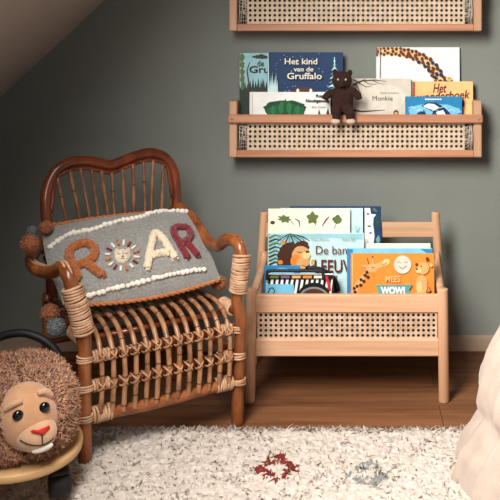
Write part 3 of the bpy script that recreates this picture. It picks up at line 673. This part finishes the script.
for i, a_ in enumerate(tops):
    ab = .2+(a_-.2)*.80+.012; t = nodes(.0042+.0006*(i % 3), 2, .12)
    zt = ztop(a_)
    mb = MB(); P_ = [L(a_, .394, zt), L(a_*.5+ab*.5+random.uniform(-.004, .004), .380+random.uniform(-.003, .003), (zt+.43)/2), L(ab, .364, .43)]
    pts = cr(P_, 10); mb.tube(pts, t, 8, mi=0)
    for k in (5, 13):
        if random.random() < .75: c_ = pts[k]; mb.tube([c_-(pts[k+1]-c_)*.16, c_+(pts[k+1]-c_)*.16], .0056, 8, mi=1)
    mb.build('spindle', [M_spin, M_node], ch)
# side rails, cross rails
for a_ in (.0, WC):
    s_ = -1 if a_ == 0 else 1
    for z_, r_, dz in ((.305, .011, .0), (.19, .009, -.0), (.118, .009, -.0)):
        MB().tube([L(a_, .0, z_), L(a_, .2, z_+dz), L(a_+(.012 if a_ == 0 else -.01), .378, z_)], r_, 10).build('side_rail', M_rattan, ch)
for z_, r_ in ((.262, .0095), (.192, .0095)):
    MB().tube([L(.0, .004, z_), L(WC, .002, z_)], r_, 10).build('front_rail', M_rattan, ch)
MB().tube(cr([L(.0, .0, .122), L(.13, -.004, .117), L(.27, -.004, .117), L(WC, .0, .122)], 6), nodes(.0142, 4, .08), 12).build('front_rail', M_rattan_l, ch)
for b_, z_ in ((.06, .288), (.16, .297), (.27, .297), (.36, .295)):
    MB().tube([L(.0, b_, z_), L(WC, b_, z_)], .008, 8).build('seat_bar', M_rattan, ch)
for z_ in (.192, .12): MB().tube([L(.01, .38, z_), L(WC-.01, .38, z_)], .009, 8).build('back_rail', M_rattan, ch)
# bent cane slats
for i in range(13):
    a_ = .036+i*.0283; j = random.uniform(-.003, .003); rr = .0062+random.uniform(-.0004, .0006)
    P_ = [L(a_-.008, .37, .312), L(a_-.006, .25, .318), L(a_-.002+j, .15, .325), L(a_+.0, .075, .322), L(a_, .022, .303), L(a_+j*.5, -.010, .266), L(a_, -.0165, .225), L(a_, -.0165, .19), L(a_-.002, -.016, .15), L(a_-.003, -.013, .118)]
    pts = cr(P_, 7); mb = MB(); mb.tube(pts, rr, 10)
    for k in (24, 34, 43, 57):
        k += random.randint(-3, 3); k = min(k, len(pts)-2); c_ = pts[k]; d_ = (pts[k+1]-c_).normalized()*.0012; mb.tube([c_-d_, c_+d_], rr*1.14, 10, mi=1)
    mb.build('seat_cane', [M_slat, M_node], ch)
    for z_ in (.262, .192):
        mb = MB(); c_ = L(a_, -.005, z_)
        for sg in (-1, 1):
            ring = []
            for k in range(16):
                t = 2*math.pi*k/16; x_ = math.cos(t)*.0092; h_ = math.cos(t)*.0105*sg
                ring.append(c_+CU*x_+CV*(math.sin(t)*.0195)+Vector((0, 0, h_)))
            mb.tube(ring, .0027, 6, closed=True)
        mb.build('cane_tie', M_tie, ch)
# wrapped joints: rail ends and round the front legs
for a_, s_ in ((.0, 1), (WC, -1)):
    for z_, R_ in ((.262, .0125), (.192, .0125), (.122, .0172)):
        n = 6 if z_ > .13 else 7; ln = .042 if z_ > .13 else .048
        wrap([L(a_+s_*.016, 0, z_), L(a_+s_*(.016+ln), 0, z_)], n, R_, .0036)
        wrap([L(a_, -.002*(1 if s_ > 0 else 4), z_-.008), L(a_, -.002*(1 if s_ > 0 else 4), z_+.008)], 3, .0182, .003)
    wrap([L(a_, .02, .305), L(a_, .085, .305)], 9, .0155, .0042)
for a_ in (.012, .394): wrap([L(a_, .372, .44), L(a_, .374, .485)], 6, .0172, .0036)

# ------------------------------------------------------------------ ROAR cushion
PU = CU; PB, PT = L(-.028, .105, .352), L(-.028, .325, .512); PVv = PT-PB; PH = PVv.length; PV = PVv/PH; PN = PU.cross(PV)
if PN.z < 0: PN = -PN
PW = .437
def prof(u, v):
    e = max(0, (1-abs(2*u-1)**3.2))*max(0, (1-abs(2*v-1)**2.8)); return e**.8
def S(u, v, side=1, off=0):
    uu = u+.03*math.sin(math.pi*u*2)*0; pin = 1-.05*(abs(2*u-1)**4)*(1-0)   # pinch toward corners
    cu_ = (u-.5)*PW*(1+.02*math.cos(math.pi*(v-.5)*2)); cv_ = (v-.5)*PH*(1+.09*math.cos(math.pi*(u-.5))-.045)
    th = prof(u, v)*(.056 if side > 0 else .03)
    wr = .0025*noise.noise(Vector((u*7, v*5, side*3.)))*prof(u, v)
    sag = -.010*math.sin(math.pi*u)*(1-v)
    return PB+PU*(PW/2)+PV*(PH/2)+PU*cu_+PV*(cv_+sag)+PN*(side*(th+wr)+off)+PN*.018
cu = empty('cushion', L(.2, .15, .34), 'grey linen cushion with tufted wool letters ROAR and pompom corners on the rattan armchair', 'cushion')
mb = MB(); NU, NV = 56, 36
for side in (1, -1):
    vs = [S(i/NU, j/NV, side) for j in range(NV+1) for i in range(NU+1)]
    fs = [(j*(NU+1)+i, j*(NU+1)+i+1, (j+1)*(NU+1)+i+1, (j+1)*(NU+1)+i) for j in range(NV) for i in range(NU)]
    if side < 0: fs = [f[::-1] for f in fs]
    mb.add(vs, fs)
mb.build('cushion_cover', M_linen, cu)
for v_ in (1, 0):
    mb = MB()
    for ph in (0, math.pi):
        pts = []
        for k in range(141):
            u = .01+.98*k/140; a = k*.62+ph; p = S(u, v_)
            pts.append(p+PV*math.cos(a)*.0028*1+PN*math.sin(a)*.0028+PV*(.003 if v_ else -.003))
        mb.tube(pts, .0034, 6)
    mb.build('piping', M_pipe, cu)
# map photo px to cushion (u,v) by inverting the projection
def proj(p): D = p.y+CAM_D; return (VX+F_PX*p.x/D, VY+F_PX*(CAM_H-p.z)/D)
grid = [(i/50, j/40, proj(S(i/50, j/40))) for i in range(51) for j in range(41)]
def inv_uv(px, py):
    g = min(grid, key=lambda q: (q[2][0]-px)**2+(q[2][1]-py)**2); u, v = g[0], g[1]
    for _ in range(6):
        x0, y0 = proj(S(u, v)); xa, ya = proj(S(u+.01, v)); xb, yb = proj(S(u, v+.01))
        a, c, b_, d = (xa-x0)/.01, (ya-y0)/.01, (xb-x0)/.01, (yb-y0)/.01; det = a*d-b_*c
        if abs(det) < 1e-6: break
        ex, ey = px-x0, py-y0; u += (d*ex-b_*ey)/det*.7; v += (-c*ex+a*ey)/det*.7; u = min(.99, max(.01, u)); v = min(.99, max(.01, v))
    return u, v
for row in ([(44,254),(52,246),(60,240),(74,234),(92,230),(113,223.5),(142,217),(164,212.5),(182,210),(192,213)], [(80,299),(90,296),(108,291),(125,287),(148,281),(176,274.5),(205,270)]):
    path = cr([(*inv_uv(*p), 0) for p in row], 14); P_ = [S(p.x, p.y, 1, .004) for p in path]; mb = MB(); acc = 0
    for p, q in zip(P_, P_[1:]):
        acc += (q-p).length
        if acc > .0108:
            acc = random.uniform(-.001, .001)
            mb.ell(q+PV*random.uniform(-.0016, .0016), (.0086+random.uniform(-.0018, .001), .006, .0066+random.uniform(-.001, .0014)), nu=10, nv=7, rot=Matrix.Rotation(random.uniform(-.7, .7), 3, 'Y'), disp=lambda d: .1*noise.noise(d*3+q*90))
    mb.build('loop_trim', M_wool, cu)
def wool(name, strokes, w, m, lab=None):
    """chunky tufted yarn lying on the cushion along strokes given in photo px"""
    mb = MB()
    for st in strokes:
        uv = [inv_uv(*p) for p in st]; path = cr([(a, b_, 0) for a, b_ in uv], 8)
        pts = [S(p.x, p.y, 1, .004) for p in path]
        mb.tube(pts, lambda t: w*(1+.05*math.sin(t*60)), 10, flat=.95)
        # loops for texture
        for q in pts:
            for _ in range(9):
                d = Vector((random.gauss(0, 1), random.gauss(0, 1), random.gauss(0, 1))).normalized()
                mb.ell(q+d*w*.85, (.0031, .0031, .0031), nu=6, nv=4)
    o = mb.build(name, m, cu)
    if lab: o['label'] = lab
    return o
wool('letter_r', [[(78, 280), (74, 268), (69, 259), (70, 251), (77, 246), (86, 244), (93, 248), (94, 256), (88, 262), (79, 266), (75, 267)], [(86, 264), (94, 270), (102, 276)]], .0122, M_woolr, 'rust wool letter R')
wool('letter_a', [[(147, 269), (149, 256), (152, 242), (155, 234), (163, 240), (169, 250), (175, 259)], [(151, 257), (160, 254), (168, 254)]], .0104, M_woolc, 'cream wool letter A')
wool('letter_r', [[(187, 258), (180, 246), (175, 237), (173, 230), (179, 228), (187, 229), (190, 235), (187, 241), (180, 244)], [(185, 242), (191, 249), (197, 256)]], .0096, M_woolm, 'maroon wool letter R')
# letter O: embroidered lion face with sun rays
mb = MB(); cx_, cy_ = 122, 255.5
ff = [(cx_-7.5, cy_-4), (cx_-6, cy_-6.5), (cx_-3.5, cy_-4.6), (cx_, cy_-5.4), (cx_+3.5, cy_-5), (cx_+6, cy_-7.2), (cx_+7.6, cy_-5), (cx_+8.2, cy_+1.5), (cx_+5.5, cy_+6), (cx_+1, cy_+8), (cx_-4, cy_+6.6), (cx_-7.4, cy_+2)]
vs = [S(*inv_uv(cx_, cy_), 1, .0062)]+[S(*inv_uv(*p), 1, .0052) for p in ff]+[S(*inv_uv(*p), 1, 0) for p in ff]; n = len(ff)
mb.add(vs, [(0, i+1, (i+1) % n+1) for i in range(n)]+[(i+1, i+1+n, (i+1) % n+1+n, (i+1) % n+1) for i in range(n)])
fo = mb.build('letter_o', M_woolc, cu); fo['label'] = 'cream felt lion face with sun rays for the letter O'
mb = MB()
for st in ([(cx_-5, cy_-.8), (cx_-3.4, cy_+.6), (cx_-1.8, cy_-.4)], [(cx_+2, cy_-.8), (cx_+3.8, cy_+.2), (cx_+5.4, cy_-1.2)], [(cx_+.4, cy_-2.5), (cx_+.2, cy_+2.6)], [(cx_-1.2, cy_+2.2), (cx_+.3, cy_+3.2), (cx_+1.8, cy_+2)], [(cx_-1.6, cy_+5), (cx_+.4, cy_+4.2), (cx_+2, cy_+4.8)]):
    mb.tube([S(*inv_uv(*p), 1, .0068) for p in st], .0008, 5)
mb.build('stitching', M_brownp, fo)
cols = [M_woolc, M_woolm, M_woolr]; cnt = 0
for k in range(16):
    a = 2*math.pi*k/16+.1; ca_, sa_ = math.cos(a), math.sin(a)
    p0 = (cx_+11.8*ca_, cy_+10.6*sa_+.8); p1 = (cx_+17.5*ca_, cy_+15.6*sa_+.8)
    mb = MB(); mb.tube([S(*inv_uv(*p0), 1, .003), S(*inv_uv(*p1), 1, .003)], .0034, 8)
    mb.build('sun_ray', [M_wool, M_woolm, M_wool, M_pipe][k % 4], fo)
def pom(px, py, y, r, m, lab):
    c = Vector(ray(px, py, y)); o = MB().ell(c, (r, r, r), nu=24, nv=16, disp=lambda d: .12*noise.noise(d*5)).build('pompom', m, cu); o['label'] = lab
    n = 700; d = rng.normal(size=(n, 3)); d /= np.linalg.norm(d, axis=1)[:, None]
    f = tufts('pompom_yarn', np.array(c)+d*r*.9, d, r*.4, .0022, [m], np.zeros(n), o, .5, .4, 2)
TLc, BLc, BRc = S(0, 1), S(0, 0), S(1, 0)
pom(29.5, 243.5, -.70, .0205, M_woolr, 'rust pompom'); pom(46, 227.5, -.60, .016, M_woolr, 'rust pompom'); pom(32, 231.5, -.58, .013, M_woolg, 'blue grey pompom')
pom(50, 313, -.715, .0205, M_woolr, 'rust pompom'); pom(56, 327.5, -.74, .0205, M_woolg, 'blue grey pompom'); pom(219, 283, BRc.y+.02, .019, M_woolr, 'rust pompom')

# ------------------------------------------------------------------ lion ride-on toy
TH = R(27); LC = (-.752, -.955, .03)
ln = empty('ride_on_lion', LC, 'curly brown plush lion ride-on toy with red nose on a wooden base with wheels', 'ride-on toy', rz=TH)
def bodyr(d):  # superellipsoid point
    return d
bc = Vector((0, 0, .178)); br_ = Vector((.120, .148, .096))
mb = MB(); mb.ell(bc, br_, nu=48, nv=28, power=.76, disp=lambda d: .02*noise.noise(d*3)); mb.build('body', M_furb, ln, False)
n = 26000; d = rng.normal(size=(n, 3)); d /= np.linalg.norm(d, axis=1)[:, None]
d = np.sign(d)*np.abs(d)**.76
pos = np.array(bc)+d*np.array(br_)
nr = d/np.array(br_); nr /= np.linalg.norm(nr, axis=1)[:, None]
LINV = WL[ln.name].inverted()
def lray(px, py):
    o = LINV @ Vector((0, -CAM_D, CAM_H)); q = LINV @ Vector((X(px, 1), -CAM_D+1, Z(py, 1))); return o, q-o
def lat(px, py, y): o, d_ = lray(px, py); return o+d_*((y-o.y)/d_.y)
_f = lat(29.5, 421.5, -.150); FC = np.array((_f.x, -.12, _f.z))
keep = ~((((pos[:, 0]-FC[0])/.052)**2+((pos[:, 2]-FC[2]+.012)/.058)**2 < 1) & (pos[:, 1] < -.06)) & (pos[:, 2] > .095)
keep &= ~((np.abs(pos[:, 0]) < .0035) & (pos[:, 2] > .2))
pos, nr = pos[keep], nr[keep]
Mw = np.array(WL[ln.name]); posw = pos@Mw[:3, :3].T+Mw[:3, 3]; nrw = nr@Mw[:3, :3].T
tufts('fur', posw, nrw, .010, .0042, [M_fur], np.zeros(len(pos)), ln, 1.2, 1.5, 3)
# face: local frame x right, z up, rolled
mpp = 1.80/F_PX
FR_ = Matrix.Rotation(R(-14), 3, 'Y')
fa = MB(); fa.ell(FC, (.061, .058, .071), rot=FR_, nu=40, nv=24); face = fa.build('face', M_face, ln, False)
FXC, FYC = 30, 420
_m = lat(37.5, 437, -.175)
MZ = ((_m.x, _m.z), (.041, .032, .036)); MZY = -.158
def fsurf(x, z):
    q = 1-((x-FC[0])/.061)**2-((z-FC[2])/.071)**2; y1 = FC[1]-.058*math.sqrt(max(0, q))
    q2 = 1-((x-MZ[0][0])/MZ[1][0])**2-((z-MZ[0][1])/MZ[1][2])**2
    y2 = MZY-MZ[1][1]*math.sqrt(q2) if q2 > 0 else 9
    return min(y1, y2)
def fp(px, py, off=.001):
    y = -.17
    for _ in range(12): p = lat(px, py, y); y = y*.4+fsurf(p.x, p.z)*.6
    p = lat(px, py, y-off); return p
MB().ell((MZ[0][0], MZY, MZ[0][1]), MZ[1], nu=30, nv=20).build('muzzle', M_muz, ln, False)
for x_, y_ in ((18, 415.5), (44.3, 407.5)): MB().ell(fp(x_, y_, 0), (.0112, .008, .0112)).build('eye', M_eye, ln, False)
for A, B_, C_ in (((5, 410), (13, 404), (22.5, 400.5)), ((38, 393), (45, 391.5), (52, 396))):
    mb = MB(); mb.tube(cr([fp(*A, .004), fp(*B_, .006), fp(*C_, .004)], 6), lambda t: .0052+.0022*math.sin(math.pi*t), 12); mb.build('brow', M_muz, ln, False)
def facepoly(pts, m, name, off, ctr):
    mb = MB(); n = len(pts); vs = [fp(*ctr, off*1.6)]+[fp(*p, off) for p in pts]+[fp(*p, -.002) for p in pts]
    mb.add(vs, [(0, i+1, (i+1) % n+1) for i in range(n)]+[(i+1, i+1+n, (i+1) % n+1+n, (i+1) % n+1) for i in range(n)]); return mb.build(name, m, ln, False)
facepoly([(30.5, 431), (33, 429.6), (38, 430), (45, 427.2), (49.5, 425), (50, 428), (46, 432), (42.5, 435.5), (39, 434), (33, 433)], M_nose, 'nose', .0035, (41, 430.8))
MB().ell(fp(42.5, 448.3, -.002), (.0215, .006, .0078), rot=Matrix.Rotation(R(-10), 3, 'Y')).build('chin', M_wool, ln, False)
mb = MB(); mb.tube(cr([fp(20, 440), fp(26, 443.5), fp(34, 445.5), fp(42, 445.3), fp(49, 442), (fp(54, 438))], 6), .0013, 6); mb.tube([fp(42, 435), fp(42.3, 440), fp(42.3, 445)], .0013, 6)
mb.build('mouth', M_rubber, ln, False)
# base plate: oval of bent plywood
mb = MB(); n = 64; vs = []
rings = [(.0, .092), (.130, .092), (.1385, .094), (.140, .100), (.140, .107), (.1385, .110), (.130, .111), (.0, .111)]
for r_, z_ in rings: vs += [(r_*math.cos(2*math.pi*i/n), r_*1.16*math.sin(2*math.pi*i/n), z_-.012) for i in range(n)]
mb.add(vs, [(k*n+i, k*n+(i+1) % n, (k+1)*n+(i+1) % n, (k+1)*n+i) for k in range(len(rings)-1) for i in range(n)])
mb.build('base_plate', M_birch, ln, False)
for x_, y_ in ((.078, -.09), (-.078, -.09), (.078, .09), (-.078, .09)):
    mb = MB(); mb.tube([(x_, y_, .08), (x_, y_, .058)], .012, 12); mb.box(x_-.020, x_+.020, y_-.018, y_+.018, .050, .062, c=.004)
    f = mb.build('caster', M_rubber, ln, False)
    mb = MB(); mb.tube([(x_-.022, y_, .026), (x_-.017, y_, .026), (x_+.017, y_, .026), (x_+.022, y_, .026)], lambda t: .026 if .2 < t < .8 else .021, 20); mb.build('wheel', M_rubber, f, False)
hb = cr([ray(-28, 400, -.80), ray(-24, 362, -.795), ray(-8, 341, -.79), ray(18, 333, -.785), ray(40, 338, -.785), ray(55, 350, -.785), ray(63, 367, -.79), ray(67, 392, -.80)], 8)
MB().tube(hb, .0100, 12).build('handle', M_rubber, ln)

# ------------------------------------------------------------------ rug
RB = -.638
rg = empty('rug', (-.1, -1.2, 0), 'cream shaggy wool rug with small red and grey diamonds on the wooden floor', 'rug')
RX0, RX1, RY0 = -1.15, 1.0, -1.72
MB().box(RX0+.01, RX1-.01, RY0+.01, RB-.012, .001, .010, c=.003).build('backing', M_pileb, rg)
MOT = ((X(277, 2.02), 2.022, .058, .080, 1), (X(368, 1.99), 1.992, .056, .068, 2))
def motif(p, jit):
    mi = np.zeros(len(p), int)
    for cx_, D_, rx_, ry_, k in MOT:
        ax_ = np.abs(p[:, 0]-cx_)/rx_; ay_ = np.abs(p[:, 1]+CAM_D-D_)/ry_; q = ax_+ay_
        ok = (q < 1) & (q > .40) & ~((np.abs(ax_-ay_) > .34) & (np.abs(ax_-ay_) < .46)); mi[ok & (rng.random(len(p)) < jit)] = k
    return mi
def wander(p):
    return np.array([6.3*noise.noise(Vector((a[0]*16, a[1]*16, 0)))+3*noise.noise(Vector((a[0]*6, a[1]*6, 4))) for a in p])*1.6
# matted tufts: each yarn lock is an elongated lump, the pile is the upper envelope of all of them
res = .0024; nx, ny = int((RX1-RX0)/res), int((RB-RY0)/res)
Hh = np.full((ny+1, nx+1), .008); Id = np.zeros((ny+1, nx+1), np.int8)
NT_ = 36000; tp = np.stack([rng.uniform(RX0+.008, RX1-.008, NT_), rng.uniform(RY0+.008, RB-.006, NT_)], 1)
ta = wander(tp)+rng.normal(size=NT_)*.75; tk = motif(tp, .97); tl = rng.uniform(.010, .018, NT_); tw = rng.uniform(.0036, .0056, NT_)
tz = rng.uniform(.010, .017, NT_); tt = rng.normal(size=NT_)*.22; cv = rng.normal(size=NT_)*28
for q in range(NT_):
    cx_, cy_ = (tp[q, 0]-RX0)/res, (tp[q, 1]-RY0)/res; rr_ = int(tl[q]/res)+2
    x0, x1, y0, y1 = max(0, int(cx_)-rr_), min(nx, int(cx_)+rr_), max(0, int(cy_)-rr_), min(ny, int(cy_)+rr_)
    gx, gy = np.meshgrid((np.arange(x0, x1+1)-cx_)*res, (np.arange(y0, y1+1)-cy_)*res)
    c_, s_ = math.cos(ta[q]), math.sin(ta[q]); uu = gx*c_+gy*s_; vv = -gx*s_+gy*c_; vv = vv+cv[q]*uu*uu
    ins = 1-(uu/tl[q])**2-(vv/tw[q])**2
    h = np.where(ins > 0, tz[q]+tt[q]*uu+tw[q]*.95*np.sqrt(np.maximum(ins, 0)), 0)
    sub_ = Hh[y0:y1+1, x0:x1+1]; m_ = h > sub_; sub_[m_] = h[m_]; Id[y0:y1+1, x0:x1+1][m_] = tk[q]
gx, gy = np.meshgrid(np.arange(nx+1), np.arange(ny+1))
ed = np.minimum(np.minimum(gx, nx-gx), np.minimum(gy, ny-gy))*res
Hh *= np.clip(ed/.012, 0, 1)**.5
V = np.stack([RX0+gx*res, RY0+gy*res, Hh], -1).reshape(-1, 3)
a_ = (gy[:-1, :-1]*(nx+1)+gx[:-1, :-1]).ravel(); Fq = np.stack([a_, a_+1, a_+nx+2, a_+nx+1], 1)
me = bpy.data.meshes.new('pile'); me.vertices.add(len(V)); me.vertices.foreach_set('co', (V-np.array(rg.location)).ravel())
me.loops.add(Fq.size); me.loops.foreach_set('vertex_index', Fq.ravel().astype(np.int32))
me.polygons.add(len(Fq)); me.polygons.foreach_set('loop_start', (np.arange(len(Fq))*4).astype(np.int32))
for m in (M_pile, M_piler, M_pileg): me.materials.append(m)
me.polygons.foreach_set('material_index', Id[:-1, :-1].ravel().astype(np.int32)); me.polygons.foreach_set('use_smooth', np.ones(len(Fq), bool))
me.update(calc_edges=True); me.validate()
o = bpy.data.objects.new('pile', me); COL.objects.link(o); o.parent = rg; o['kind'] = 'stuff'
# loose yarn ends over the matted pile and along the edge
fz = np.concatenate([np.stack([rng.uniform(RX0, RX1, 9000), rng.uniform(RY0, RB-.006, 9000)], 1), np.stack([rng.uniform(RX0, RX1, 2600), rng.uniform(RB-.016, RB-.002, 2600)], 1)])
fz = np.concatenate([fz, np.full((len(fz), 1), .013)], 1); nz = np.tile(np.array([[0, 0, 1.]]), (len(fz), 1)); nz[:, :2] += rng.normal(size=(len(fz), 2))*.2; nz[9000:, 1] += .5
nz /= np.linalg.norm(nz, axis=1)[:, None]
tufts('loose_yarn', fz, nz, .018, .0056, [M_pile, M_piler, M_pileg], motif(fz, 1), rg, 1.1, .4, 3, .45, .7)

# ------------------------------------------------------------------ canopy curtain at the right edge
mb = MB(); cxn, cyn = .62, -.90; NT, NH = 320, 70
hs = [(0.0, .395), (.03, .392), (.07, .380), (.12, .345), (.155, .318), (.19, .335), (.22, .332), (.27, .315), (.35, .275), (.5, .22), (.8, .15), (1.2, .10), (1.7, .06), (2.14, .045)]
def rad(z):
    for (z0, r0), (z1, r1) in zip(hs, hs[1:]):
        if z <= z1: t = (z-z0)/(z1-z0); t = t*t*(3-2*t)*.5+t*.5; return r0+(r1-r0)*t
    return hs[-1][1]
vs = []
for j in range(NH+1):
    z = .016+2.14*(j/NH)**1.9
    for i in range(NT+1):
        a = R(60+300*i/NT)
        r0 = rad(z); k = min(1, r0/.3)
        fold = k*(.015*(1-2*abs(math.sin(a*8+1.2*z+.6*noise.noise(Vector((a*1.5, z*1.2, 9)))))**.8)+.007*math.sin(a*21+z*3+2*noise.noise(Vector((a*2, z*1.5, 5))))+.010*noise.noise(Vector((a*3, z*2, 3))))
        vs.append((cxn+(r0+fold)*math.cos(a), cyn+(r0+fold)*.8*math.sin(a), z))
fs = [(j*(NT+1)+i, j*(NT+1)+i+1, (j+1)*(NT+1)+i+1, (j+1)*(NT+1)+i) for j in range(NH) for i in range(NT)]
mb.add(vs, fs)
ct = mb.build('canopy_curtain', M_cloth); tag(ct, 'cream cotton canopy cloth falling in soft folds onto the rug at the right edge', 'curtain')
so = ct.modifiers.new('t', 'SOLIDIFY'); so.thickness = .0015
